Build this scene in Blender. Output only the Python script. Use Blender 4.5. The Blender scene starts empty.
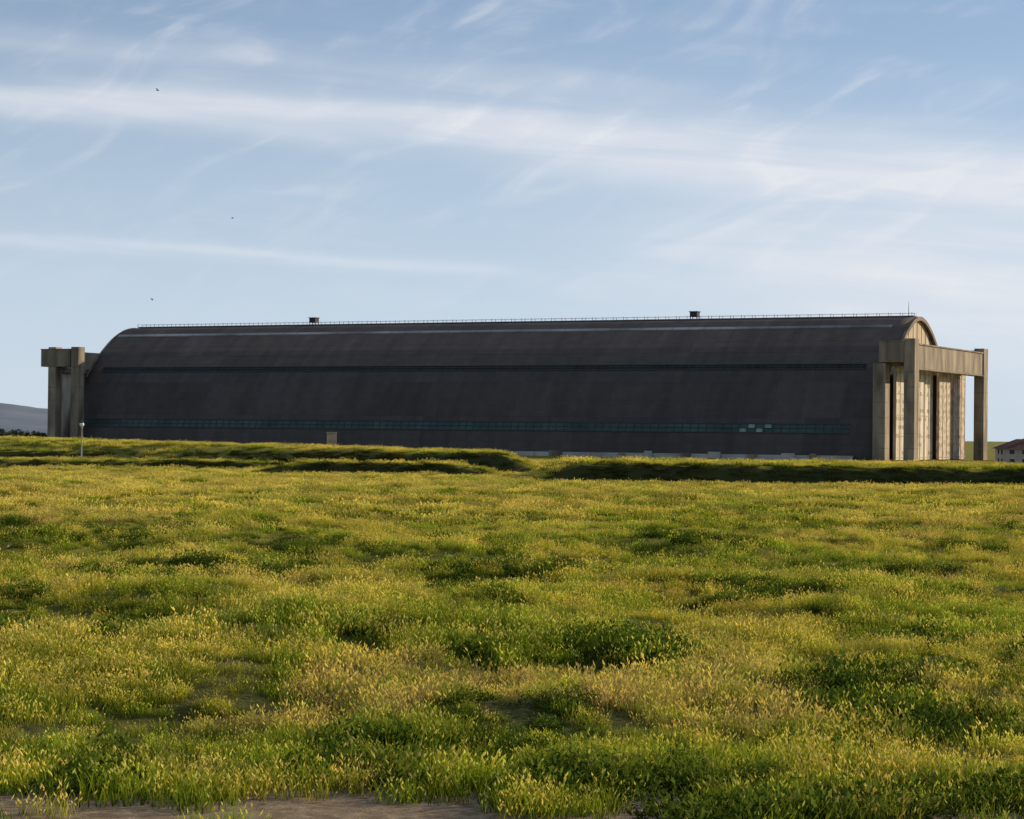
import bpy, math, random
import numpy as np
from mathutils import Matrix, Vector
random.seed(7); rng=np.random.default_rng(7)
scene=bpy.context.scene
scene.view_settings.view_transform='Standard'
scene.view_settings.look='None'
scene.view_settings.exposure=0
F=2277.0; CAMZ=2.6; TH=math.atan(0.504)
S_,C_=math.sin(TH),math.cos(TH)
SUN_EL=math.radians(16); SUN_AZ=math.radians(63)
GZ=-4.3

# ------------------------------------------------------------ numpy noise
def _h(ix,iy,seed):
    n=(ix.astype(np.int64)*374761393+iy.astype(np.int64)*668265263+seed*1442695041)&0x7fffffff
    n=((n^(n>>13))*1274126177)&0x7fffffff
    n=n^(n>>16)
    return (n&0xffff)/65535.0
def vn(x,y,seed=0):
    x=np.asarray(x,float); y=np.asarray(y,float)
    ix=np.floor(x); iy=np.floor(y); fx=x-ix; fy=y-iy
    fx=fx*fx*(3-2*fx); fy=fy*fy*(3-2*fy)
    a=_h(ix,iy,seed);b=_h(ix+1,iy,seed);c=_h(ix,iy+1,seed);d=_h(ix+1,iy+1,seed)
    return (a*(1-fx)+b*fx)*(1-fy)+(c*(1-fx)+d*fx)*fy
def fbm(x,y,seed=0,o=4):
    s=0;a=0.5;t=0
    for i in range(o):
        s=s+a*vn(x*2**i+i*17.3,y*2**i-i*9.1,seed+i); t+=a; a*=.5
    return s/t
def sm(a,b,t):
    t=np.clip((t-a)/(b-a),0,1); return t*t*(3-2*t)

# ------------------------------------------------------------ materials
def newmat(name):
    m=bpy.data.materials.new(name); m.use_nodes=True
    nt=m.node_tree; nt.nodes.clear()
    return m,nt,nt.nodes,nt.links
def N(nodes,t,**kw):
    n=nodes.new(t)
    for k,v in kw.items(): setattr(n,k,v)
    return n
def ramp(nodes,stops):
    r=nodes.new('ShaderNodeValToRGB')
    while len(r.color_ramp.elements)<len(stops): r.color_ramp.elements.new(0.5)
    for e,(p,c) in zip(r.color_ramp.elements,stops):
        e.position=p; e.color=(c[0],c[1],c[2],1)
    return r
def noisy_mat(name,c1,c2,scale=1.0,rough=.85,detail=6,stretch=(1,1,1),bump=0.0,spec=0.3,world=False,lo=.35,hi=.65):
    m,nt,nd,lk=newmat(name)
    out=N(nd,'ShaderNodeOutputMaterial'); bs=N(nd,'ShaderNodeBsdfPrincipled')
    tc=N(nd,'ShaderNodeTexCoord'); mp=N(nd,'ShaderNodeMapping')
    mp.inputs['Scale'].default_value=stretch
    if world:
        g=N(nd,'ShaderNodeNewGeometry'); lk.new(g.outputs['Position'],mp.inputs[0])
    else: lk.new(tc.outputs['Object'],mp.inputs[0])
    no=N(nd,'ShaderNodeTexNoise'); no.inputs['Scale'].default_value=scale; no.inputs['Detail'].default_value=detail
    lk.new(mp.outputs[0],no.inputs['Vector'])
    r=ramp(nd,[(lo,c1),(hi,c2)]); lk.new(no.outputs['Fac'],r.inputs[0])
    lk.new(r.outputs[0],bs.inputs['Base Color']); bs.inputs['Roughness'].default_value=rough
    bs.inputs['Specular IOR Level'].default_value=spec
    if bump:
        b=N(nd,'ShaderNodeBump'); b.inputs['Strength'].default_value=bump
        lk.new(no.outputs['Fac'],b.inputs['Height']); lk.new(b.outputs[0],bs.inputs['Normal'])
    lk.new(bs.outputs[0],out.inputs[0])
    return m

def ground_mat():
    m,nt,nd,lk=newmat('ground_soil_and_thatch')
    out=N(nd,'ShaderNodeOutputMaterial'); bs=N(nd,'ShaderNodeBsdfPrincipled')
    g=N(nd,'ShaderNodeNewGeometry')
    n1=N(nd,'ShaderNodeTexNoise'); n1.inputs['Scale'].default_value=.18; n1.inputs['Detail'].default_value=8
    n2=N(nd,'ShaderNodeTexNoise'); n2.inputs['Scale'].default_value=6; n2.inputs['Detail'].default_value=10; n2.inputs['Roughness'].default_value=.7
    lk.new(g.outputs['Position'],n1.inputs['Vector']); lk.new(g.outputs['Position'],n2.inputs['Vector'])
    r1=ramp(nd,[(.32,(.13,.14,.018)),(.5,(.26,.23,.03)),(.68,(.38,.30,.05))])
    lk.new(n1.outputs['Fac'],r1.inputs[0])
    thatch=ramp(nd,[(.35,(.030,.040,.010)),(.7,(.13,.13,.030))]); lk.new(n2.outputs['Fac'],thatch.inputs[0])
    sand=ramp(nd,[(.35,(.17,.115,.07)),(.7,(.46,.34,.22))]); lk.new(n2.outputs['Fac'],sand.inputs[0])
    sep=N(nd,'ShaderNodeSeparateXYZ'); lk.new(g.outputs['Position'],sep.inputs[0])
    ms=N(nd,'ShaderNodeMapRange'); ms.inputs['From Min'].default_value=16.6; ms.inputs['From Max'].default_value=17.6
    lk.new(sep.outputs['Y'],ms.inputs['Value'])
    mxs=N(nd,'ShaderNodeMix',data_type='RGBA'); lk.new(ms.outputs[0],mxs.inputs['Factor'])
    lk.new(sand.outputs[0],mxs.inputs['A']); lk.new(thatch.outputs[0],mxs.inputs['B'])
    ma=N(nd,'ShaderNodeMapRange'); ma.inputs['From Min'].default_value=18; ma.inputs['From Max'].default_value=60
    ma.inputs['To Min'].default_value=1; ma.inputs['To Max'].default_value=.15
    lk.new(sep.outputs['Y'],ma.inputs['Value'])
    mx=N(nd,'ShaderNodeMix',data_type='RGBA'); lk.new(ma.outputs[0],mx.inputs['Factor'])
    lk.new(r1.outputs[0],mx.inputs['A']); lk.new(mxs.outputs['Result'],mx.inputs['B'])
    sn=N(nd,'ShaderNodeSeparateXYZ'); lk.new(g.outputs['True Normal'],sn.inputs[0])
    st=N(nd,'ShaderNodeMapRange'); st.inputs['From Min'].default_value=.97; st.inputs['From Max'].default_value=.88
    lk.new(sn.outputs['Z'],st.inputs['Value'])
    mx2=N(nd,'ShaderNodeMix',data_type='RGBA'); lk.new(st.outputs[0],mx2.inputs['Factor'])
    lk.new(mx.outputs['Result'],mx2.inputs['A']); mx2.inputs['B'].default_value=(.05,.055,.015,1)  # steep faces get their shade as a dark base colour
    lk.new(mx2.outputs['Result'],bs.inputs['Base Color']); bs.inputs['Roughness'].default_value=1
    bs.inputs['Specular IOR Level'].default_value=.1
    b=N(nd,'ShaderNodeBump'); b.inputs['Strength'].default_value=.8; b.inputs['Distance'].default_value=.06
    lk.new(n2.outputs['Fac'],b.inputs['Height']); lk.new(b.outputs[0],bs.inputs['Normal'])
    lk.new(bs.outputs[0],out.inputs[0]); return m

def grass_mat(name,base,tip,alt,trans=.45):
    m,nt,nd,lk=newmat(name)
    out=N(nd,'ShaderNodeOutputMaterial')
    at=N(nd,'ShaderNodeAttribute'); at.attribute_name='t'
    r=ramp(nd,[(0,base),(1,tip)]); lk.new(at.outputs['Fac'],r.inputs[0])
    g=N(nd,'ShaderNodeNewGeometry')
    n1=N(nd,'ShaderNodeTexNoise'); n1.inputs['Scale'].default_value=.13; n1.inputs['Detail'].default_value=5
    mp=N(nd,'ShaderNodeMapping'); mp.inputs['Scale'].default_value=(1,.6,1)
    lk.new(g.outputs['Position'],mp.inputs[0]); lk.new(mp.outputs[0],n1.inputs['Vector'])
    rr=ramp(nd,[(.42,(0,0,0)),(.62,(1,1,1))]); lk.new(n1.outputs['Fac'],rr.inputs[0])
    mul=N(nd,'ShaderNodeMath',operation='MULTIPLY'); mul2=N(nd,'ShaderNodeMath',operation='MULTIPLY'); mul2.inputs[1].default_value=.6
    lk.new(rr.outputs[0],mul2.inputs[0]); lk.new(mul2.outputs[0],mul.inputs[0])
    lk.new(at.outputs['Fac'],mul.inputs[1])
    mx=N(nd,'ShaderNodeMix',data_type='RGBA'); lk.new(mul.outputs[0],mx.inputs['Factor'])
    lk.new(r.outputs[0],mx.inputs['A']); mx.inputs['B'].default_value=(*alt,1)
    oi=N(nd,'ShaderNodeObjectInfo')
    hsv=N(nd,'ShaderNodeHueSaturation')
    mr=N(nd,'ShaderNodeMapRange'); mr.inputs['To Min'].default_value=.6; mr.inputs['To Max'].default_value=1.3
    lk.new(oi.outputs['Random'],mr.inputs['Value']); lk.new(mr.outputs[0],hsv.inputs['Value'])
    mr2=N(nd,'ShaderNodeMapRange'); mr2.inputs['To Min'].default_value=.485; mr2.inputs['To Max'].default_value=.51
    a2=N(nd,'ShaderNodeAttribute'); a2.attribute_name='rnd'; lk.new(a2.outputs['Fac'],mr2.inputs['Value'])
    lk.new(mr2.outputs[0],hsv.inputs['Hue']); lk.new(mx.outputs['Result'],hsv.inputs['Color'])
    d=N(nd,'ShaderNodeBsdfDiffuse'); t=N(nd,'ShaderNodeBsdfTranslucent')
    lk.new(hsv.outputs[0],d.inputs[0]); lk.new(hsv.outputs[0],t.inputs[0])
    ms=N(nd,'ShaderNodeMixShader'); ms.inputs[0].default_value=trans
    lk.new(d.outputs[0],ms.inputs[1]); lk.new(t.outputs[0],ms.inputs[2]); lk.new(ms.outputs[0],out.inputs[0])
    return m

# ------------------------------------------------------------ mesh builder
class MB:
    def __init__(s): s.v=[];s.f=[];s.m=[]
    def add(s,vs,fs,mi=0):
        o=len(s.v); s.v+=[tuple(p) for p in vs]
        for f in fs: s.f.append(tuple(i+o for i in f)); s.m.append(mi)
    def box(s,x0,x1,y0,y1,z0,z1,mi=0):
        s.add([(x0,y0,z0),(x1,y0,z0),(x1,y1,z0),(x0,y1,z0),(x0,y0,z1),(x1,y0,z1),(x1,y1,z1),(x0,y1,z1)],
          [(0,3,2,1),(4,5,6,7),(0,1,5,4),(1,2,6,5),(2,3,7,6),(3,0,4,7)],mi)
    def lathe(s,prof,n=12,cx=0,cy=0,mi=0):
        vs=[];fs=[]
        for r,z in prof:
            for k in range(n):
                a=2*math.pi*k/n; vs.append((cx+r*math.cos(a),cy+r*math.sin(a),z))
        for i in range(len(prof)-1):
            for k in range(n):
                k2=(k+1)%n; fs.append((i*n+k,i*n+k2,(i+1)*n+k2,(i+1)*n+k))
        fs.append(tuple(reversed(range(n)))); fs.append(tuple(range((len(prof)-1)*n,len(prof)*n)))
        s.add(vs,fs,mi)
    def obj(s,name,mats,parent=None,smooth=False,bevel=0,loc=None):
        me=bpy.data.meshes.new(name); me.from_pydata(s.v,[],s.f); 
        for m in mats: me.materials.append(m)
        me.polygons.foreach_set('material_index',s.m)
        if smooth: me.polygons.foreach_set('use_smooth',[True]*len(s.f))
        me.update()
        o=bpy.data.objects.new(name,me); scene.collection.objects.link(o)
        if parent: o.parent=parent
        if loc: o.location=loc
        if bevel:
            b=o.modifiers.new('bevel','BEVEL'); b.width=bevel; b.segments=2
        return o
def empty(name,loc=(0,0,0),rz=0):
    e=bpy.data.objects.new(name,None); scene.collection.objects.link(e); e.location=loc; e.rotation_euler=(0,0,rz); return e

# ------------------------------------------------------------ terrain
def H(x,y):
    x=np.asarray(x,float); y=np.asarray(y,float)
    wob=(fbm(x/9,y/9,31)-.5)*3
    yy=y+wob*.6; 
    amp=.34*sm(15,24,y)*(1-.4*sm(60,120,y))*(1-sm(300,600,y))
    b=(fbm(x/2.6,y/4.2,3,4)-.5)*amp*2.3+(fbm(x/13,y/17,11,2)-.5)*amp*1.2
    b=b*(1-.55*sm(112,124,y))
    base=GZ*sm(225,340,y)
    hr=(1.12+(fbm(x/6,y/6,5)-.5)*.22-.003*np.clip(x,0,60))
    R=hr*sm(.8,4.0,x+wob*.2)*sm(125.2,126.8,yy)*(1-sm(140,165,y))
    xl=np.clip(-x,0,90)
    y0=150+.55*xl; w=1.9+.33*xl
    A=(1.30+.0115*xl+(fbm(x/7,y/7,8)-.5)*.2)*(1-sm(-1.2,2.6,x))*sm(0,1,(yy-y0)/w)*(1-sm(0,1,(y-y0-w-14)/28))
    Bb=.72*sm(-18,-12,x)*(1-sm(-3.5,0,x))*sm(139,140.0,yy)*(1-sm(143,150,y))
    Cc=1.05*(1-sm(-30,-24,x+wob*.6))*sm(172,173.6,yy)*(1-sm(180,196,y))
    Dd=.5*(1-sm(-12,-5,x))*sm(159,159.9,yy+xl*.05)*(1-sm(164,171,y))
    return base+np.maximum.reduce([R,A,Bb,Cc,Dd,np.zeros_like(R)])+b
rs=[3.0]
while rs[-1]<270: rs.append(rs[-1]+max(.16,.0035*rs[-1]))
while rs[-1]<32000: rs.append(rs[-1]*1.07)
rs=np.array(rs)
fr=np.radians(np.linspace(-18,18,440)); bk=np.radians(np.linspace(18,342,56))[1:-1]
an=np.concatenate([fr,bk]); na=len(an); nr=len(rs)
RR,AA=np.meshgrid(rs,an,indexing='ij')
X=(RR*np.sin(AA)).ravel(); Y=(RR*np.cos(AA)).ravel()
Z=H(X,Y); 
co=np.stack([X,Y,Z],1)
co=np.vstack([co,[[0,0,0]]])
i,j=np.meshgrid(np.arange(nr-1),np.arange(na),indexing='ij'); i=i.ravel(); j=j.ravel(); j2=(j+1)%na
quads=np.stack([i*na+j,(i+1)*na+j,(i+1)*na+j2,i*na+j2],1)[:,::-1]
c=len(co)-1
jj=np.arange(na); tris=np.stack([jj*0+c,jj,(jj+1)%na],1)[:,::-1]
me=bpy.data.meshes.new('ground')
me.vertices.add(len(co)); me.vertices.foreach_set('co',co.ravel())
nl=quads.size+tris.size; me.loops.add(nl); me.loops.foreach_set('vertex_index',np.concatenate([quads.ravel(),tris.ravel()]).astype(np.int32))
npoly=len(quads)+len(tris); me.polygons.add(npoly)
ls=np.concatenate([np.arange(len(quads))*4,len(quads)*4+np.arange(len(tris))*3]).astype(np.int32)
me.polygons.foreach_set('loop_start',ls)
me.update(calc_edges=True); me.validate()
me.polygons.foreach_set('use_smooth',[True]*len(me.polygons))
me.materials.append(ground_mat())
ground=bpy.data.objects.new('ground',me); scene.collection.objects.link(ground)
if me.polygons[1000].normal.z<0: me.flip_normals()

# ------------------------------------------------------------ grass tufts
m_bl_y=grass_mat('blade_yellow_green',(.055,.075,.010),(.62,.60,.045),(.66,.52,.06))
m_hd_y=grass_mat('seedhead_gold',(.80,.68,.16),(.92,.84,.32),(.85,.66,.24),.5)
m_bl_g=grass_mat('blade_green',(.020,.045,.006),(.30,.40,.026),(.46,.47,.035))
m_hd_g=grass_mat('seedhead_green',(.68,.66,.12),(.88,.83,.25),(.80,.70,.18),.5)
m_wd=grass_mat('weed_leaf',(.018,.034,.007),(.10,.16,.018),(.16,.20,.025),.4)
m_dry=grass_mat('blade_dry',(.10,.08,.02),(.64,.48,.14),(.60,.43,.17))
m_dk=grass_mat('bank_growth_painted_shade',(.024,.032,.009),(.095,.105,.024),(.12,.11,.03),.22)  # dark plant colour paints in the shade of the camera-facing banks
def tuft(name,n,rad,h0,h1,w,headp,hl,hw,mats,lean=.35,droop=.25,segs=3):
    V=[];Fc=[];T=[];Rn=[];MI=[]
    for k in range(n):
        a=random.uniform(0,6.283); rr=rad*math.sqrt(random.random())
        bx,by=rr*math.cos(a),rr*math.sin(a)
        h=random.uniform(h0,h1)*(1-.3*(rr/rad)); la=random.uniform(0,6.283); ln=h*random.uniform(0.05,lean)
        wa=random.uniform(0,3.1416); wx,wy=math.cos(wa)*w/2,math.sin(wa)*w/2; q=random.random()
        o=len(V); px=py=pz=0
        for s in range(segs+1):
            t=s/segs
            px=bx+math.cos(la)*ln*(t**1.8); py=by+math.sin(la)*ln*(t**1.8); pz=h*t*(1-droop*t*t*.5)-.03
            ww=(1-t**2*.9)
            V.append((px-wx*ww,py-wy*ww,pz)); V.append((px+wx*ww,py+wy*ww,pz)); T+=[t,t]; Rn+=[q,q]
        for s in range(segs):
            Fc.append((o+2*s,o+2*s+1,o+2*s+3,o+2*s+2)); MI.append(0)
        if random.random()<headp:
            L=hl*random.uniform(.6,1.5); W=hw*random.uniform(.7,1.3)
            dx,dy,dz=math.cos(la)*.5,math.sin(la)*.5,.8
            o=len(V)
            mid=(px+dx*L*.4,py+dy*L*.4,pz+dz*L*.4); top=(px+dx*L,py+dy*L,pz+dz*L)
            V.append((px,py,pz))
            for kk in range(4):
                b=kk*1.5708+q*3; V.append((mid[0]+math.cos(b)*W/2,mid[1]+math.sin(b)*W/2,mid[2]))
            V.append(top); T+=[0,.5,.5,.5,.5,1]; Rn+=[q]*6
            for kk in range(4):
                k2=(kk+1)%4; Fc.append((o,o+1+k2,o+1+kk)); Fc.append((o+5,o+1+kk,o+1+k2)); MI+=[1,1]
    return finish(name,V,Fc,T,Rn,MI,mats)
def weed(name,n,rad,h,leaf,mats):
    V=[];Fc=[];T=[];Rn=[];MI=[]
    for k in range(n):
        a=random.uniform(0,6.283); rr=rad*math.sqrt(random.random())
        z=h*(1-(rr/rad)**2)*random.uniform(.15,1.15)
        l=leaf*random.uniform(.5,1.5); d=Vector((random.uniform(-1,1),random.uniform(-1,1),random.uniform(-.2,1.3))).normalized()
        sd=d.cross(Vector((random.uniform(-1,1),random.uniform(-1,1),random.uniform(-1,1)))).normalized()*l*.2
        p=Vector((rr*math.cos(a),rr*math.sin(a),z)); q=random.random(); o=len(V)
        for pp in (p,p+d*l*.5-sd,p+d*l,p+d*l*.5+sd): V.append(tuple(pp))
        t=min(1,max(0,z/h)); T+=[t]*4; Rn+=[q]*4; Fc.append((o,o+1,o+2,o+3)); MI.append(0)
    return finish(name,V,Fc,T,Rn,MI,mats)
tcol=bpy.data.collections.new('grass_tufts')
def finish(name,V,Fc,T,Rn,MI,mats):
    me=bpy.data.meshes.new(name); me.from_pydata(V,[],Fc)
    for m in mats: me.materials.append(m)
    me.polygons.foreach_set('material_index',MI)
    for nm,arr in (('t',T),('rnd',Rn)):
        a=me.attributes.new(nm,'FLOAT','POINT'); a.data.foreach_set('value',arr)
    o=bpy.data.objects.new(name,me); tcol.objects.link(o); return o
# 0-3 gold near, 4-6 green near, 7-8 weeds, 9-10 dry, 11-13 gold far, 14-15 green far, 16-17 bank, shade painted in
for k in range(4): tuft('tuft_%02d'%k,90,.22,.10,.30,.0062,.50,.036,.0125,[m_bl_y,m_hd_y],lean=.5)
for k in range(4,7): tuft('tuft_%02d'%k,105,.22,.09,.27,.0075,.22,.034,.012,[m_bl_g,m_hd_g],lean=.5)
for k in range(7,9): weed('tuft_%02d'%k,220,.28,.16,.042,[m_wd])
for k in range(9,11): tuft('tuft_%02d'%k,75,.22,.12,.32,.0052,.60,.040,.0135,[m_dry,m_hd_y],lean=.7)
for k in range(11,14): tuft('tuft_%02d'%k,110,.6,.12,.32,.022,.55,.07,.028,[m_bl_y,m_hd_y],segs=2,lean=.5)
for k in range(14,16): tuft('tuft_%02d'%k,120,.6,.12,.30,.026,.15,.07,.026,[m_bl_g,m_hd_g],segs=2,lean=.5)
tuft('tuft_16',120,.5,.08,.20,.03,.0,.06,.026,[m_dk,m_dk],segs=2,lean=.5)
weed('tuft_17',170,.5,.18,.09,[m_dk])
P=[];ROT=[];SC=[];IX=[]
def scatter(d0,d1,dens,kind):
    area=.27*(d1*d1-d0*d0)*1.0
    n=int(area*dens)
    d=np.sqrt(rng.uniform(d0*d0,d1*d1,n)); u=rng.uniform(-.27,.27,n)
    x=d*u; y=d
    g=fbm(x/4.5,y/8.0,41,4)*.55+fbm(x/.9,y/1.4,42,3)*.45
    wd=fbm(x/1.8,y/3.0,55,4); dr=fbm(x/7,y/10,66,3)
    keep=np.ones(n,bool)
    edge=16.05+(fbm(x/1.2,y/1.0,77)-.5)*1.3-sm(-.5,1.2,x)*.9
    keep&=(y>edge)|(rng.random(n)<.10)
    x,y,g,wd,dr=[a[keep] for a in (x,y,g,wd,dr)]; n=len(x)
    greenp=np.clip(sm(.45,.56,g)*.80+.10+.34*(1-sm(18,38,y)),0,.94)
    r=rng.random(n)
    lump=fbm(x/.9,y/1.3,88,3)
    if kind=='near':
        idx=np.where(r<greenp,rng.integers(4,7,n),rng.integers(0,4,n))
        idx=np.where((dr>.55)&(y>20)&(rng.random(n)<.5),rng.integers(9,11,n),idx)
        wk2=(wd>.55)&(rng.random(n)<.55); idx=np.where(wk2,rng.integers(4,7,n),idx)
        wk=(wd>.59)&(rng.random(n)<.62)
        idx=np.where(wk,rng.integers(7,9,n),idx)
    else:
        idx=np.where(r<greenp*.85,rng.integers(14,16,n),rng.integers(11,14,n))
        steep=((H(x,y+.5)-H(x,y-.5))>.22)&(y>115)
        idx=np.where(steep,rng.integers(16,18,n),idx)
    z=H(x,y)
    sc=rng.uniform(.75,1.15,n)*np.clip(.15+1.8*lump,.62,1.5)
    if kind!='near':
        sc=rng.uniform(.75,1.15,n)*(.45+1.1*lump)
        sc=np.where(steep,rng.uniform(.6,1,n),sc)
    P.append(np.stack([x,y,z],1)); IX.append(idx); SC.append(sc)
    ROT.append(np.stack([rng.normal(0,.10,n),rng.normal(0,.10,n),rng.uniform(0,6.28,n)],1))
scatter(13.5,42,15,'near')
scatter(42,72,6.5,'near')
scatter(70,140,2.0,'far')
scatter(140,250,1.0,'far')
def bankfill(x0,x1,y0,y1,dens):
    n=int((x1-x0)*(y1-y0)*dens); x=rng.uniform(x0,x1,n); y=rng.uniform(y0,y1,n)
    k=((H(x,y+.4)-H(x,y-.4))>.2); x=x[k];y=y[k];n=len(x)
    P.append(np.stack([x,y,H(x,y)],1)); IX.append(rng.integers(16,18,n)); SC.append(rng.uniform(.5,1.0,n))
    ROT.append(np.stack([rng.normal(0,.1,n),rng.normal(0,.1,n),rng.uniform(0,6.28,n)],1))
bankfill(0,34,123,131,5); bankfill(-24,2,137,143,5); bankfill(-30,3,147,170,3.5); bankfill(-48,-22,168,178,4); bankfill(-45,-5,155,163,4)
P=np.vstack(P);ROT=np.vstack(ROT);SC=np.concatenate(SC);IX=np.concatenate(IX)
pm=bpy.data.meshes.new('grass_field'); pm.vertices.add(len(P)); pm.vertices.foreach_set('co',P.ravel())
a=pm.attributes.new('rot','FLOAT_VECTOR','POINT'); a.data.foreach_set('vector',ROT.ravel())
a=pm.attributes.new('scl','FLOAT','POINT'); a.data.foreach_set('value',SC)
a=pm.attributes.new('idx','INT','POINT'); a.data.foreach_set('value',IX.astype(np.int32))
go=bpy.data.objects.new('grass_field',pm); scene.collection.objects.link(go)
ng=bpy.data.node_groups.new('grass_scatter','GeometryNodeTree')
ng.interface.new_socket('Geometry',in_out='INPUT',socket_type='NodeSocketGeometry')
ng.interface.new_socket('Geometry',in_out='OUTPUT',socket_type='NodeSocketGeometry')
gi=ng.nodes.new('NodeGroupInput'); gout=ng.nodes.new('NodeGroupOutput')
iop=ng.nodes.new('GeometryNodeInstanceOnPoints'); ci=ng.nodes.new('GeometryNodeCollectionInfo')
ci.inputs['Collection'].default_value=tcol; ci.inputs['Separate Children'].default_value=True; ci.inputs['Reset Children'].default_value=True
def na_(nm,dt):
    q=ng.nodes.new('GeometryNodeInputNamedAttribute'); q.data_type=dt; q.inputs['Name'].default_value=nm; return q
e2r=ng.nodes.new('FunctionNodeEulerToRotation')
L=ng.links.new
L(gi.outputs[0],iop.inputs['Points']); L(ci.outputs[0],iop.inputs['Instance'])
iop.inputs['Pick Instance'].default_value=True
L(na_('idx','INT').outputs[0],iop.inputs['Instance Index'])
L(na_('rot','FLOAT_VECTOR').outputs[0],e2r.inputs[0]); L(e2r.outputs[0],iop.inputs['Rotation'])
L(na_('scl','FLOAT').outputs[0],iop.inputs['Scale'])
L(iop.outputs[0],gout.inputs[0])
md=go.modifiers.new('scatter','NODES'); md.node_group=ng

# ------------------------------------------------------------ hangar
hang=empty('blimp_hangar',(360*750/F,750,GZ),-TH)
LEN=329.5
pts=[(0,0),(2.2,8),(5.5,16.5),(9.5,23.5),(14,29.5),(18.5,34.5),(23,38.7),(28,42.7),(33,45.8),(39,48.3),(45,49.3)]
def cr(p0,p1,p2,p3,t):
    return tuple(.5*((2*b)+(-a+c)*t+(2*a-5*b+4*c-d)*t*t+(-a+3*b-3*c+d)*t**3) for a,b,c,d in zip(p0,p1,p2,p3))
ext=[(-2.2,-8)]+pts+[(51,48.3)]
half=[]
for k in range(1,len(ext)-2):
    for s in range(5): half.append(cr(ext[k-1],ext[k],ext[k+1],ext[k+2],s/5))
half.append(pts[-1])
prof=half+[(90-v,z) for v,z in reversed(half[:-1])]
arc=[0]
for a,b in zip(prof,prof[1:]): arc.append(arc[-1]+math.hypot(b[0]-a[0],b[1]-a[1]))
def at_z(z):
    for a,b in zip(half,half[1:]):
        if a[1]<=z<=b[1]:
            t=(z-a[1])/(b[1]-a[1]+1e-9); v=a[0]+(b[0]-a[0])*t
            dx,dz=b[0]-a[0],b[1]-a[1]; l=math.hypot(dx,dz); return v,z,(-dz/l,dx/l)
    return half[-1][0],half[-1][1],(0,1)
def shell_mat():
    m,nt,nd,lk=newmat('weathered_roof_cladding_lit_crest')
    out=N(nd,'ShaderNodeOutputMaterial'); bs=N(nd,'ShaderNodeBsdfPrincipled')
    uv=N(nd,'ShaderNodeUVMap'); uv.uv_map='m'
    def brick(w,h,c1,c2,mort,msz,off=0):
        b=N(nd,'ShaderNodeTexBrick'); b.offset=off; b.inputs['Scale'].default_value=1
        b.inputs['Brick Width'].default_value=w; b.inputs['Row Height'].default_value=h
        b.inputs['Color1'].default_value=(*c1,1); b.inputs['Color2'].default_value=(*c2,1)
        b.inputs['Mortar'].default_value=(*mort,1); b.inputs['Mortar Size'].default_value=msz; b.inputs['Bias'].default_value=0
        lk.new(uv.outputs[0],b.inputs['Vector']); return b
    b1=brick(12.2,14.3,(.090,.076,.069),(.114,.097,.088),(.084,.072,.065),.06)
    b2=brick(3.05,2.4,(.92,.92,.92),(1.06,1.06,1.06),(.86,.86,.86),.04,.5)
    n=N(nd,'ShaderNodeTexNoise'); mp=N(nd,'ShaderNodeMapping'); mp.inputs['Scale'].default_value=(.25,.03,1)
    lk.new(uv.outputs[0],mp.inputs[0]); lk.new(mp.outputs[0],n.inputs['Vector']); n.inputs['Scale'].default_value=1; n.inputs['Detail'].default_value=6
    r=ramp(nd,[(.3,(.88,.87,.87)),(.7,(1.12,1.11,1.1))]); lk.new(n.outputs['Fac'],r.inputs[0])
    mu=N(nd,'ShaderNodeMix',data_type='RGBA',blend_type='MULTIPLY'); mu.inputs['Factor'].default_value=1
    lk.new(b1.outputs[0],mu.inputs['A']); lk.new(b2.outputs[0],mu.inputs['B'])
    mu2=N(nd,'ShaderNodeMix',data_type='RGBA',blend_type='MULTIPLY'); mu2.inputs['Factor'].default_value=1
    lk.new(mu.outputs['Result'],mu2.inputs['A']); lk.new(r.outputs[0],mu2.inputs['B'])
    sp=N(nd,'ShaderNodeSeparateXYZ'); lk.new(uv.outputs[0],sp.inputs[0])
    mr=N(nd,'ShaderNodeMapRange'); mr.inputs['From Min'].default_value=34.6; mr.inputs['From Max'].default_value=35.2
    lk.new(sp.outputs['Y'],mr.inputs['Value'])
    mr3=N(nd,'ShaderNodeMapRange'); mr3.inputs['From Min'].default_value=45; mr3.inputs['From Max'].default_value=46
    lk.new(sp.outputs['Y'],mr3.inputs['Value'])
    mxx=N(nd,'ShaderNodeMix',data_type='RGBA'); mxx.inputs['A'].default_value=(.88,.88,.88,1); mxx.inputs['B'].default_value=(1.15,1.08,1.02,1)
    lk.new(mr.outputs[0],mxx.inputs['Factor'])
    mxy=N(nd,'ShaderNodeMix',data_type='RGBA'); mxy.inputs['B'].default_value=(1.5,1.33,1.18,1)  # sunlight near the crest painted in as a lighter, warmer tint
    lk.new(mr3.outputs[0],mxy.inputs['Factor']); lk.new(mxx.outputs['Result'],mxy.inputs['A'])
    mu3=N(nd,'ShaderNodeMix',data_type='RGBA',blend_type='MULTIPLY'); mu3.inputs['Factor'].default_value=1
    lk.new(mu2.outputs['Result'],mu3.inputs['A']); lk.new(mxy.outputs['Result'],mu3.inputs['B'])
    lk.new(mu3.outputs['Result'],bs.inputs['Base Color']); bs.inputs['Roughness'].default_value=.85; bs.inputs['Specular IOR Level'].default_value=.12
    lk.new(bs.outputs[0],out.inputs[0]); return m
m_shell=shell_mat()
nx=80; vs=[];fs=[]
for a_ in range(nx+1):
    x=2.0-(LEN+2.0)*a_/nx
    for (v,z) in prof: vs.append((x,v,z))
np_=len(prof)
for a_ in range(nx):
    for k in range(np_-1):
        fs.append((a_*np_+k,a_*np_+k+1,(a_+1)*np_+k+1,(a_+1)*np_+k))
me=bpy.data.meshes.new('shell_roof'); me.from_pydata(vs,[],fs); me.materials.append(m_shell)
ul=me.uv_layers.new(name='m')
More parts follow.
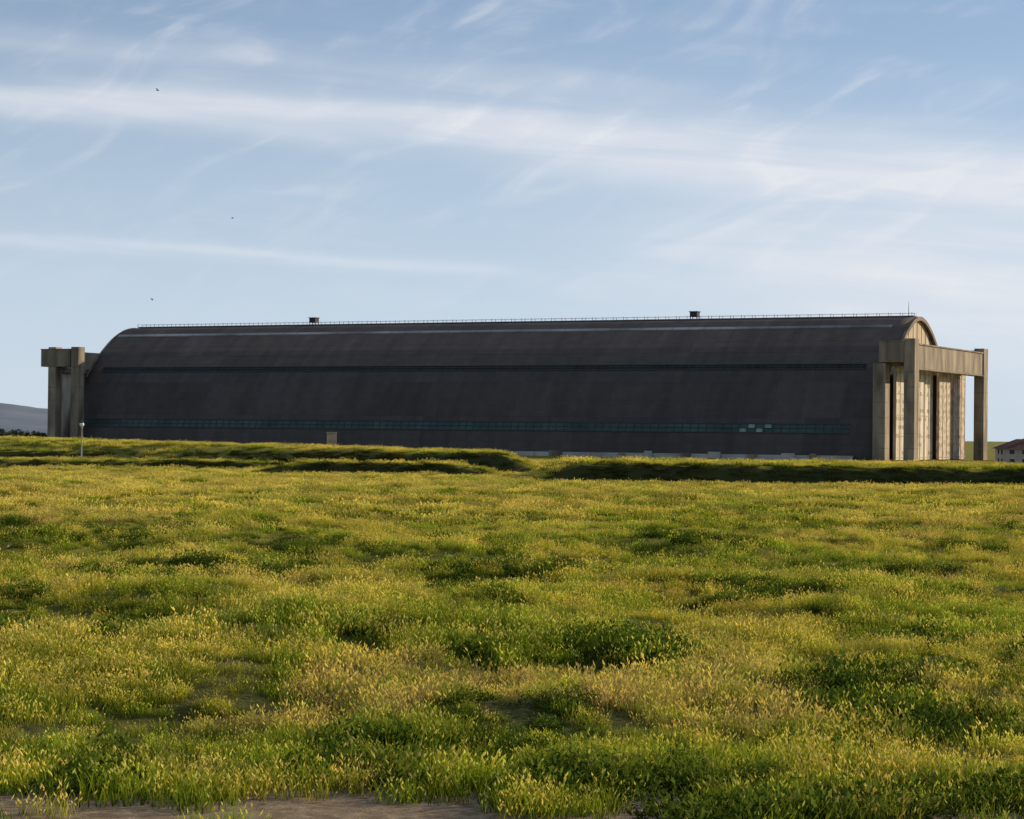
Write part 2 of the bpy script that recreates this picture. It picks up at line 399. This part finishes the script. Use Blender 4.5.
uvd=np.zeros((len(me.loops),2)); li=np.zeros(len(me.loops),np.int32); me.loops.foreach_get('vertex_index',li)
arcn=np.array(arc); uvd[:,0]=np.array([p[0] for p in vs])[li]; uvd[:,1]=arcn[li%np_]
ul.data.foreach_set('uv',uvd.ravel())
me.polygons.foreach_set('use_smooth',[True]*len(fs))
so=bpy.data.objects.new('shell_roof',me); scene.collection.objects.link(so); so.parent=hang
sol=so.modifiers.new('thick','SOLIDIFY'); sol.thickness=.8; sol.offset=0 

m_con=noisy_mat('pylon_concrete',(.14,.108,.075),(.38,.30,.215),scale=.25,stretch=(1,1,.25),bump=.1,detail=8)
m_conD=noisy_mat('pylon_concrete_stained',(.13,.10,.07),(.29,.23,.165),scale=.3,stretch=(1,1,.2),bump=.1,detail=8)
m_pale=noisy_mat('pale_concrete',(.34,.32,.29),(.52,.49,.44),scale=.08,stretch=(1,1,1),detail=8)
m_glass=noisy_mat('clerestory_glass',(.030,.055,.050),(.058,.105,.092),scale=.12,rough=.4,spec=.3)
m_glassD=noisy_mat('clerestory_glass_dark',(.012,.014,.016),(.026,.034,.036),scale=.15,rough=.4,spec=.3)
m_frame=noisy_mat('window_frame',(.05,.050,.046),(.08,.075,.068),scale=2)
m_metal=noisy_mat('grey_steel',(.12,.12,.12),(.2,.19,.18),scale=1)
def band(name,z0,z1,xa,xb,off,mats,dx,pane=None):
    b=MB(); va,za,n1=at_z(z0); vb,zb,n2=at_z(z1)
    n1=n2=((n1[0]+n2[0])/2,(n1[1]+n2[1])/2)
    off+=.45
    def P_(x,t,o): 
        v=va+(vb-va)*t; z=za+(zb-za)*t; return (x,v+n1[0]*o,z+n1[1]*o)
    x=xa
    while x<xb-.01:
        x2=min(x+dx,xb); mi=0
        if pane and random.random()<pane(x): mi=2
        o=off+random.uniform(-.02,.02)
        if mi==2:
            t0=random.choice((0,.52)); t1=t0+.46
            b.add([P_(x,t0,o+.03),P_(x2-.6,t0,o+.03),P_(x2-.6,t1,o+.03),P_(x,t1,o+.03)],[(0,1,2,3)],2)
        b.add([P_(x,0,o),P_(x2,0,o),P_(x2,1,o),P_(x,1,o)],[(0,1,2,3)],0)
        vsx=[P_(x-.1,0,off+.15),P_(x+.1,0,off+.15),P_(x+.1,1,off+.15),P_(x-.1,1,off+.15),P_(x-.1,0,.3),P_(x+.1,0,.3),P_(x+.1,1,.3),P_(x-.1,1,.3)]
        b.add(vsx,[(0,1,2,3),(1,5,6,2),(4,0,3,7)],1)
        x=x2
    for t0,t1 in ((-.12,0.0),(1.0,1.12),(.48,.52)):
        o=off+.2
        vsx=[P_(xa,t0,o),P_(xb,t0,o),P_(xb,t1,o),P_(xa,t1,o),P_(xa,t0,.3),P_(xb,t0,.3),P_(xb,t1,.3),P_(xa,t1,.3)]
        b.add(vsx,[(0,1,2,3),(4,5,1,0),(3,2,6,7)],1)
    return b.obj(name,mats,hang)
m_lightpane=noisy_mat('replaced_pane',(.16,.30,.25),(.28,.44,.38),scale=.6)
band('upper_window_band',30.4,32.0,-LEN+6,-7.0,.0,[m_glassD,m_frame,m_lightpane],3.0)
band('lower_window_band',8.9,11.6,-LEN+3,-8.5,.0,[m_glass,m_frame,m_lightpane],3.0,pane=lambda x:.95 if (-49<x<-38 ) else 0)
m_strip=noisy_mat('gutter_walkway',(.16,.145,.13),(.50,.47,.43),scale=.03,stretch=(1,.3,.3),detail=10)
band_b=MB()
v,z,n=at_z(45.0)
v2,z2,_=at_z(45.8)
x=-LEN+1
while x<-3:
    x2=min(x+6.1,-3)
    band_b.add([(x,v+n[0]*.75,z+n[1]*.75),(x2-.15,v+n[0]*.75,z+n[1]*.75),(x2-.15,v2+n[0]*.75,z2+n[1]*.75),(x,v2+n[0]*.75,z2+n[1]*.75),
      (x,v,z),(x2-.15,v,z)],[(0,1,2,3),(4,5,1,0)],0); x=x2
band_b.obj('roof_walkway',[m_strip],hang)
sb=MB()
for zz in (5.0,14.5,19.5,25.5,36.4,40.5):
    v,z,n=at_z(zz); o=.44
    sb.add([(-LEN+1,v+n[0]*o,z+n[1]*o),(1.5,v+n[0]*o,z+n[1]*o),(1.5,v+n[1]*.18+n[0]*o,z+.2),( -LEN+1,v+n[1]*.18+n[0]*o,z+.2)],[(0,1,2,3)],0)
sb.obj('seam_flashings',[m_frame],hang)
rb=MB(); rb.box(-LEN+2,1,43.4,46.6,49.75,50.1,0)
x=-LEN+2
while x<1:
    for yv in (43.5,46.5): rb.box(x-.06,x+.06,yv-.06,yv+.06,50.1,51.15,1)
    x+=4.2
for yv in (43.5,46.5):
    rb.box(-LEN+2,1,yv-.04,yv+.04,50.9,50.98,1)
rb.obj('ridge_catwalk',[m_metal,m_frame],hang)
vb=MB()
for xc in (-243.5,-81.5):
    vb.box(xc-1.4,xc+1.4,43.6,46.4,50.8,52.6,0); vb.box(xc-1.7,xc+1.7,43.3,46.7,52.6,52.85,1)
    for sx in (-1.25,1.25):
        for sy in (43.8,46.2): vb.box(xc+sx-.12,xc+sx+.12,sy-.12,sy+.12,50.1,50.8,1)
    vb.box(xc-1.0,xc-.2,43.45,43.6,51.1,52.2,1); vb.box(xc+.2,xc+1.0,43.45,43.6,51.1,52.2,1)
vb.obj('roof_ventilators',[noisy_mat('ventilator_wood',(.04,.035,.035),(.09,.08,.075),scale=1),m_frame],hang)  # the two ventilator housings on the ridge
ab=MB(); ab.lathe([(.12,50),(.10,52.5),(.05,55)],6,-1.5,45,0); ab.obj('antenna_mast',[m_metal],hang)
pb=MB(); pb.box(-LEN+6,-6,-1.6,-.5,0,1.5,0)
for k in range(26):
    x=-LEN+10+k*12+random.uniform(-2,2); pb.box(x,x+random.uniform(2,5),-2.2,-1.62,0,random.uniform(1.4,2.3),k%2)
pb.obj('base_plinth',[m_pale,m_con],hang)

m_gab=noisy_mat('gable_boards',(.42,.31,.19),(.62,.49,.33),scale=.5,stretch=(1,1.5,.12),detail=8)
def gable(name,x,zc,flip):
    b=MB(); ring=[(x,v_,z_) for v_,z_ in prof if z_>=zc]
    v0=at_z(zc)[0]; ring=[(x,v0,zc)]+ring+[(x,90-v0,zc)]
    ring=[(p[0],45+(p[1]-45)*.985,p[2]-.35 if p[2]>zc else p[2]) for p in ring]
    b.add(ring,[tuple(range(len(ring)))],0)
    sgn=-1 if flip else 1
    for k in range(-6,7):
        vv=45+k*5; top=np.interp(abs(k*5),[45-p[0] for p in reversed(half)],[p[1] for p in reversed(half)])-.9
        if top>zc+1: b.box(min(x+.01*sgn,x+.12*sgn),max(x+.01*sgn,x+.12*sgn),vv-.1,vv+.1,zc,top,1)
    return b.obj(name,[m_gab,m_conD],hang)
gable('gable_wall_right',1.6,30.0,False); gable('gable_wall_left',-LEN+.6,30.0,True)
rim=MB()
for x0,x1 in ((2.0,3.0),(-LEN-1.0,-LEN)):
    for k in range(np_-1):
        (va,za),(vb2,zb2)=prof[k],prof[k+1]
        if za<28 or zb2<28: continue
        def o_(v_,z_,o):
            dx,dz=v_-45,z_-10; l=math.hypot(dx,dz); return (v_+dx/l*o,z_+dz/l*o)
        A0=o_(va,za,.45);B0=o_(vb2,zb2,.45);A1=o_(va,za,-.9);B1=o_(vb2,zb2,-.9)
        vsx=[(x0,*A0),(x0,*B0),(x0,*B1),(x0,*A1),(x1,*A0),(x1,*B0),(x1,*B1),(x1,*A1)]
        rim.add(vsx,[(0,1,2,3),(4,7,6,5),(0,4,5,1),(3,2,6,7)],0)
rim.obj('arch_rim',[m_conD],hang)
def pylon(b,xi,xo,v0,v1,so_):
    b.box(xi[0],xi[1],v0,v1,0,31.9,0)
    b.box(xo[0],xo[1],v0,v1,0,39.9,0)
    b.box(so_[0],so_[1],v0-.25,v1+.25,32.2,38.8,1)
    b.box(so_[0]-.2,so_[1]+.2,v0-.4,v1+.4,38.8,39.2,1)
    for (a,c) in (xi,xo):
        for zz in range(4,31,5): b.box(a-.05,c+.05,v0-.05,v1+.05,zz,zz+.2,1)
pr=MB(); pylon(pr,(2.2,6.4),(12.6,16.2),-6.2,-1.2,(4.2,12.57)); pr.obj('pylon_near_right_end',[m_con,m_conD],hang,bevel=.12)
pr=MB(); pylon(pr,(2.2,6.4),(12.6,16.2),78.5,84,(3.4,12.57)); pr.obj('pylon_far_right_end',[m_con,m_conD],hang,bevel=.12)
xl0=-326.0
pr=MB(); pylon(pr,(xl0+2.6,xl0+6.2),(xl0-8.5,xl0-4.8),-5.6,-1.6,(xl0-11.9,xl0+2.3)); 
pr.box(xl0+2.6,xl0+6.2,-5.6,-1.6,32.0,39.9,0)
pr.obj('pylon_near_left_end',[m_con,m_conD],hang,bevel=.12)
pr=MB(); pylon(pr,(-LEN-4.2,-LEN-.2),(xl0-8.5,xl0-4.8),82.5,88,(xl0-11.9,-LEN-3.5)); pr.obj('pylon_far_left_end',[m_con,m_conD],hang,bevel=.12)
bb=MB()
for (xa,xb) in ((12.9,15.7),(xl0-8.0,xl0-5.2)):
    bb.box(xa,xb,-1.18,78.4,30.4,38.0,0); bb.box(xa-.4,xb+.4,-.6,78.2,38.0,38.5,1); bb.box(xa-.3,xb+.3,-.6,78.2,29.9,30.4,1)
bb.box(-LEN-4.5,-LEN-1.2,-.9,85,31.5,38.2,0)
bb.box(4.6,12.5,-1.0,0.6,31.0,37.8,0)
bb.obj('door_track_beams',[m_con,m_conD],hang,bevel=.08)
m_door=noisy_mat('door_cladding',(.50,.42,.31),(.76,.66,.51),scale=.35,stretch=(1,1,.3),detail=8)
m_door2=noisy_mat('door_cladding_rust',(.38,.28,.19),(.70,.57,.43),scale=.7,stretch=(1,1,.8),detail=8)
m_dglass=noisy_mat('door_windows',(.24,.20,.15),(.42,.36,.27),scale=.8,rough=.4)
m_girt=noisy_mat('door_girts',(.36,.28,.19),(.50,.41,.29),scale=.8)
db=MB()
spans=[(1,15,6.9,0),(15.2,29,8.0,0),(29.2,43,6.9,0),(43.2,57,9.2,3),(69,84,6.9,3)]
for v0,v1,x0,mm in spans:
    db.box(x0,x0+.9,v0,v1,.3,30.6,mm)
    for k in range(5):
        db.box(x0+.903,x0+1.02,v0,v1,1+k*7,1.25+k*7,1)
    nseg=3
    for k in range(nseg+1):
        vv=v0+(v1-v0)*k/nseg; db.box(x0+.903,x0+1.04,vv-.1,vv+.1,.3,30.6,1)
    for r_ in range(10):
        for k in range(6):
            if random.random()<.45:
                va=v0+(v1-v0)*(k+.25)/6; vb_=v0+(v1-v0)*(k+.75)/6
                db.box(x0+.902,x0+.97,va,vb_,2.0+r_*2.85,3.2+r_*2.85,2)
for k in range(6): db.box(-LEN-4.0,-LEN-3.1,1+k*14,14.8+k*14,.3,31.2,0)
db.obj('hangar_doors',[m_door,m_girt,m_dglass,m_door2],hang)

# ------------------------------------------------------------ hills
m_hill=noisy_mat('hillside_painted_haze',(.20,.235,.28),(.28,.305,.34),scale=.004,detail=8,world=True,rough=1,spec=0)  # aerial haze painted in as a bluish grey base colour
hx=np.linspace(-4200,-300,160); hy=np.linspace(5000,7600,50)
HX,HY=np.meshgrid(hx,hy,indexing='ij')
px=HX/HY*F+512
prof_h=np.interp(px,[-700,-300,-80,0,40,110,250,420],[230,170,75,78,64,48,30,0])
bell=np.sin(np.clip((HY-5000)/2600,0,1)*np.pi)**.8
HZ=GZ-1+(prof_h+ (fbm(HX/420,HY/420,91,5)-.5)*45*sm(420,100,px))*bell
vs=np.stack([HX.ravel(),HY.ravel(),HZ.ravel()],1).tolist()
fs=[(a*50+b,(a+1)*50+b,(a+1)*50+b+1,a*50+b+1) for a in range(159) for b in range(49)]
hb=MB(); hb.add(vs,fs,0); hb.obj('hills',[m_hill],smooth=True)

# ------------------------------------------------------------ distant trees
m_tr=grass_mat('tree_foliage',(.03,.045,.03),(.07,.09,.05),(.06,.08,.05),.2)
m_bark=noisy_mat('bark',(.06,.045,.03),(.12,.09,.06),scale=3)
def trees(name,xa,xb,ya,yb,n,h0,h1):
    b=MB()
    for _ in range(n):
        x=random.uniform(xa,xb); y=random.uniform(ya,yb); h=random.uniform(h0,h1)
        b.lathe([(.35,GZ-.2),(.25,GZ+h*.4),(.08,GZ+h*.85)],6,x,y,1)
        cl=[(x+random.gauss(0,h*.18),y+random.gauss(0,h*.18),GZ+h*random.uniform(.4,.9),h*random.uniform(.12,.24)) for _ in range(9)]
        for (cx,cy,cz,r) in cl:
            for _k in range(60):
                d=Vector((random.gauss(0,1),random.gauss(0,1),random.gauss(0,.8))).normalized()*r*random.uniform(.5,1.1)
                p=Vector((cx,cy,cz))+d; u=Vector((random.uniform(-1,1),random.uniform(-1,1),random.uniform(-1,1))).normalized()
                w=u.cross(d).normalized(); s=.28
                b.add([p-u*s,p-w*s,p+u*s,p+w*s],[(0,1,2,3)],0)
    return b.obj(name,[m_tr,m_bark])
trees('distant_trees',-330,-215,1050,1150,44,5,8)
trees('distant_trees',255,330,1020,1080,22,5,8)

# ------------------------------------------------------------ apartment building (right)
m_stu=noisy_mat('stucco',(.42,.34,.27),(.52,.43,.34),scale=.4)
m_tile=noisy_mat('clay_roof_tile',(.085,.036,.026),(.15,.062,.042),scale=1.5,bump=.3)
m_win=noisy_mat('window_glass',(.02,.025,.03),(.05,.055,.06),scale=1,rough=.2)
m_trim=noisy_mat('white_trim',(.6,.58,.54),(.7,.68,.64),scale=2)
def house(loc,Lx,Ly,eave,ridge,rz):
    e=empty('apartment_building',loc,rz)
    b=MB(); b.box(0,Lx,0,Ly,0,eave,0); b.obj('walls',[m_stu],e)
    r=MB(); o=.9; h=Ly/2
    r.add([(-o,-o,eave+.003),(Lx+o,-o,eave+.003),(Lx+o,Ly+o,eave+.003),(-o,Ly+o,eave+.003),(h,h,ridge),(Lx-h,h,ridge)],
      [(0,1,5,4),(1,2,5),(2,3,4,5),(3,0,4),(3,2,1,0)],0); r.obj('hip_roof',[m_tile],e)
    w=MB(); k=1.5
    while k<Lx-2:
        for z0 in (.9,3.4):
            if z0+1.4<eave: 
                w.box(k,k+1.3,-.06,-.003,z0,z0+1.3,0); w.box(k-.12,k+1.42,-.14,-.065,z0-.14,z0-.004,1); w.box(k-.12,k+1.42,-.14,-.065,z0+1.304,z0+1.44,1)
        k+=3.4
    for yy in np.arange(1.5,Ly-2,3.4):
        for z0 in (.9,3.4):
            if z0+1.4<eave:
                w.box(-.06,-.003,yy,yy+1.3,z0,z0+1.3,0); w.box(Lx+.003,Lx+.06,yy,yy+1.3,z0,z0+1.3,0)
    w.obj('windows',[m_win,m_trim],e)
    c=MB(); c.box(Lx*.3,Lx*.3+1,h-.5,h+.5,ridge-.8,ridge+.6,0); c.box(Lx*.3-.15,Lx*.3+1.15,h-.65,h+.65,ridge+.6,ridge+.75,1); c.obj('chimney',[m_stu,m_tile],e)
    return e
house((131.5,608,GZ),34,9,4.9,7.5,math.radians(3))
house((176,800,GZ),30,14,5.2,8.2,math.radians(4))

# ------------------------------------------------------------ lamp post
def zat(x,y): return float(H(np.array([x]),np.array([y]))[0])
lx,ly=-430*164/F,164
lp=empty('street_lamp',(lx,ly,zat(lx,ly)-.03))
m_pole=noisy_mat('lamp_pole_paint',(.40,.38,.33),(.5,.47,.41),scale=3,rough=.5)
m_globe=noisy_mat('lamp_globe_glass',(.75,.75,.72),(.82,.82,.8),scale=3,rough=.25)
b=MB(); b.lathe([(.14,0),(.14,.12),(.08,.2),(.05,.35),(.04,2.35),(.07,2.38),(.07,2.44),(.04,2.46)],12); b.obj('pole',[m_pole],lp,smooth=True)
b=MB(); b.lathe([(.06,2.46),(.12,2.5),(.16,2.58),(.165,2.64),(.14,2.72),(.09,2.76)],16); b.obj('globe',[m_globe],lp,smooth=True)
b=MB(); b.lathe([(.14,2.73),(.11,2.8),(.03,2.85),(.015,2.9)],12); b.obj('cap',[m_frame],lp,smooth=True)

# ------------------------------------------------------------ concrete utility cabinet
cy=172.0; cx=(332-512)/F*cy
cab=empty('utility_cabinet',(cx,cy,zat(cx,cy)-.1),math.radians(12))
m_cab=noisy_mat('cabinet_concrete',(.30,.24,.17),(.46,.38,.28),scale=2)
b=MB(); b.box(-.4,.4,-.3,.3,0,.16,0); b.box(-.33,.33,-.25,.25,.16,1.3,0); b.box(-.38,.38,-.3,.3,1.3,1.38,0); b.obj('body',[m_cab],cab,bevel=.02)
b=MB(); b.box(-.26,.26,-.27,-.252,.25,1.2,0); b.box(.18,.21,-.29,-.271,.6,.75,1); b.obj('door',[m_cab,m_frame],cab)

# ------------------------------------------------------------ birds
m_bird=noisy_mat('bird_feathers',(.015,.014,.013),(.04,.035,.03),scale=20)
def bird(pxx,pyy,d,span,rz,flap):
    b=MB()
    pr=[(.004,-.5),(.06,-.42),(.11,-.2),(.12,0),(.09,.2),(.055,.3),(.07,.36),(.055,.42),(.015,.46),(.004,.53)]
    n=8; vs=[];fs=[]
    for r,t in pr:
        for k in range(n): a=6.2832*k/n; vs.append((r*.9*math.cos(a),t,r*.9*math.sin(a)))
    for i_ in range(len(pr)-1):
        for k in range(n): fs.append((i_*n+k,i_*n+(k+1)%n,(i_+1)*n+(k+1)%n,(i_+1)*n+k))
    b.add(vs,fs)
    for s in (-1,1):
        pl=[(0.05,.18,.04),(.05,-.14,.04),(.45,.22,.04+flap*.35),(.42,-.16,.04+flap*.33),(1.0,-.05,.04+flap*.45),(.85,-.22,.04+flap*.4)]
        b.add([(s*p[0],p[1],p[2]) for p in pl],[(0,1,3,2),(2,3,5,4)])
    b.add([(-.03,-.45,0),(.03,-.45,0),(.12,-.75,0),(0,-.68,0),(-.12,-.75,0)],[(0,1,2,3),(0,3,4)])
    hy=436+(pxx-512)*.0106
    o=b.obj('bird',[m_bird],smooth=False,loc=((pxx-515.5)/F*d,d,CAMZ+(hy-pyy)/F*d)); o.scale=(span/2,)*3; o.rotation_euler=(.2,.15,rz)
bird(157,90,90,.30,1.2,.8); bird(234,218,110,.30,-1.0,.3); bird(154,299,95,.30,1.5,-.6)

# ------------------------------------------------------------ camera
cam=bpy.data.cameras.new('camera'); cam.sensor_width=36; cam.lens=36*F/1024; cam.clip_start=.1; cam.clip_end=60000
co_=bpy.data.objects.new('camera',cam); scene.collection.objects.link(co_)
pitch=math.atan((435.9-409.5)/F)
co_.matrix_world=Matrix.Translation((0,0,CAMZ))@Matrix.Rotation(math.pi/2+pitch,4,'X')@Matrix.Rotation(.0106,4,'Z')
scene.camera=co_

# ------------------------------------------------------------ sun
sl=bpy.data.lights.new('sun','SUN'); sl.energy=5.0; sl.angle=math.radians(.53); sl.color=(1,.84,.60)
sob=bpy.data.objects.new('sun',sl); scene.collection.objects.link(sob)
sd=Vector((math.sin(SUN_AZ)*math.cos(SUN_EL),math.cos(SUN_AZ)*math.cos(SUN_EL),math.sin(SUN_EL)))
sob.rotation_euler=sd.to_track_quat('Z','Y').to_euler(); sob.location=(60,20,60)

# ------------------------------------------------------------ sky
w=bpy.data.worlds.new('World'); scene.world=w; w.use_nodes=True
nt=w.node_tree; nd=nt.nodes; lk=nt.links; nd.clear()
out=nd.new('ShaderNodeOutputWorld'); bg=nd.new('ShaderNodeBackground'); bg.inputs[1].default_value=.13
tc=nd.new('ShaderNodeTexCoord'); sp=nd.new('ShaderNodeSeparateXYZ'); lk.new(tc.outputs['Generated'],sp.inputs[0])
def M(op,a,b=None,c=None,clamp=False):
    n=nd.new('ShaderNodeMath'); n.operation=op; n.use_clamp=clamp
    for k,v in enumerate((a,b,c)):
        if v is None: continue
        if isinstance(v,(int,float)): n.inputs[k].default_value=v
        else: lk.new(v,n.inputs[k])
    return n.outputs[0]
def noise(u,v,su,sv,rot=0,detail=6,rough=.55,dist=0,off=0):
    cb=nd.new('ShaderNodeCombineXYZ'); lk.new(u,cb.inputs[0]); lk.new(v,cb.inputs[1]); cb.inputs[2].default_value=off
    mp=nd.new('ShaderNodeMapping')
    r=nd.new('ShaderNodeVectorRotate'); r.rotation_type='Z_AXIS'; r.inputs['Angle'].default_value=rot
    lk.new(cb.outputs[0],r.inputs['Vector']); lk.new(r.outputs[0],mp.inputs[0]); mp.inputs['Scale'].default_value=(su,sv,1)
    n=nd.new('ShaderNodeTexNoise'); n.inputs['Scale'].default_value=1; n.inputs['Detail'].default_value=detail; n.inputs['Roughness'].default_value=rough
    n.inputs['Distortion'].default_value=dist; lk.new(mp.outputs[0],n.inputs['Vector']); return n.outputs['Fac']
def mr(v,a,b,c=0,d=1,smooth=True):
    n=nd.new('ShaderNodeMapRange'); n.interpolation_type='SMOOTHSTEP' if smooth else 'LINEAR'
    lk.new(v,n.inputs['Value']); 
    for k,q in zip(('From Min','From Max','To Min','To Max'),(a,b,c,d)): n.inputs[k].default_value=q
    return n.outputs[0]
az=M('ARCTAN2',sp.outputs['X'],sp.outputs['Y']); el=M('ARCSINE',sp.outputs['Z'])
U=M('MULTIPLY',az,F); V0=M('MULTIPLY',el,F)
wn=noise(U,V0,.004,.01,off=9,detail=4)
V=M('ADD',V0,M('MULTIPLY',M('SUBTRACT',wn,.5),32))
def gauss(x): return M('POWER',2.71828,M('MULTIPLY',M('MULTIPLY',x,x),-1))
def streak(c0,b,c2,w0,w1,amt,ua=None,ub=None,uc=None,ud=None):
    line=M('ADD',M('ADD',c0,M('MULTIPLY',U,b)),M('MULTIPLY',M('MULTIPLY',U,U),c2))
    wd=mr(U,-512,512,w0,w1,False)
    g=gauss(M('DIVIDE',M('SUBTRACT',V,line),wd)); g=M('MULTIPLY',g,amt)
    if ua is not None: g=M('MULTIPLY',g,mr(U,ua,ub))
    if uc is not None: g=M('MULTIPLY',g,mr(U,uc,ud,1,0))
    return g
fib=noise(U,V0,.0026,.030,rot=.07,detail=6,rough=.52,dist=.4)
fib2=noise(U,V0,.0070,.020,rot=-.42,detail=6,rough=.52,dist=.9,off=6.3)
fibm=mr(fib,.30,.68); fib2m=mr(fib2,.52,.80)
dens=streak(301,-.0742,-15/512**2,17,40,.92)
dens=M('ADD',dens,streak(352,-.06,0,14,26,.26,uc=60,ud=360))
dens=M('ADD',dens,streak(164,-.045,0,6,9,.50,uc=-60,ud=60))
dens=M('ADD',dens,streak(205,-.10,0,30,70,.72,ua=-50,ub=420))
dens=M('ADD',dens,streak(130,-.02,0,20,60,.35,ua=-100,ub=400))
dens=M('MULTIPLY',dens,M('ADD',.52,M('MULTIPLY',fibm,.48)))
gen=M('MULTIPLY',M('MULTIPLY',fibm,mr(fib2,.38,.74)),mr(V0,30,240,.08,.26))
wis=M('MULTIPLY',fib2m,mr(V0,160,280,.06,.28))
dens=M('ADD',M('ADD',dens,gen),wis)
dens=M('MINIMUM',M('MULTIPLY',dens,.9),.88)
sky=nd.new('ShaderNodeTexSky'); sky.sky_type='NISHITA'; sky.sun_disc=False; sky.sun_elevation=SUN_EL; sky.sun_rotation=SUN_AZ
sky.air_density=1.0; sky.dust_density=.3; sky.ozone_density=3.0
cb=nd.new('ShaderNodeCombineXYZ'); lk.new(sp.outputs['X'],cb.inputs[0]); lk.new(sp.outputs['Y'],cb.inputs[1]); lk.new(M('ADD',M('MULTIPLY',sp.outputs['Z'],1.4),.06),cb.inputs[2])
nm=nd.new('ShaderNodeVectorMath'); nm.operation='NORMALIZE'; lk.new(cb.outputs[0],nm.inputs[0]); lk.new(nm.outputs[0],sky.inputs[0])
hz=nd.new('ShaderNodeMix'); hz.data_type='RGBA'; lk.new(mr(sp.outputs['Z'],-.01,.24,.90,.16),hz.inputs['Factor'])
lk.new(sky.outputs[0],hz.inputs['A']); hz.inputs['B'].default_value=(4.75,5.45,6.25,1)
mx=nd.new('ShaderNodeMix'); mx.data_type='RGBA'; lk.new(dens,mx.inputs['Factor']); lk.new(hz.outputs['Result'],mx.inputs['A']); mx.inputs['B'].default_value=(6.2,6.3,6.65,1)
lk.new(mx.outputs['Result'],bg.inputs[0]); lk.new(bg.outputs[0],out.inputs[0])
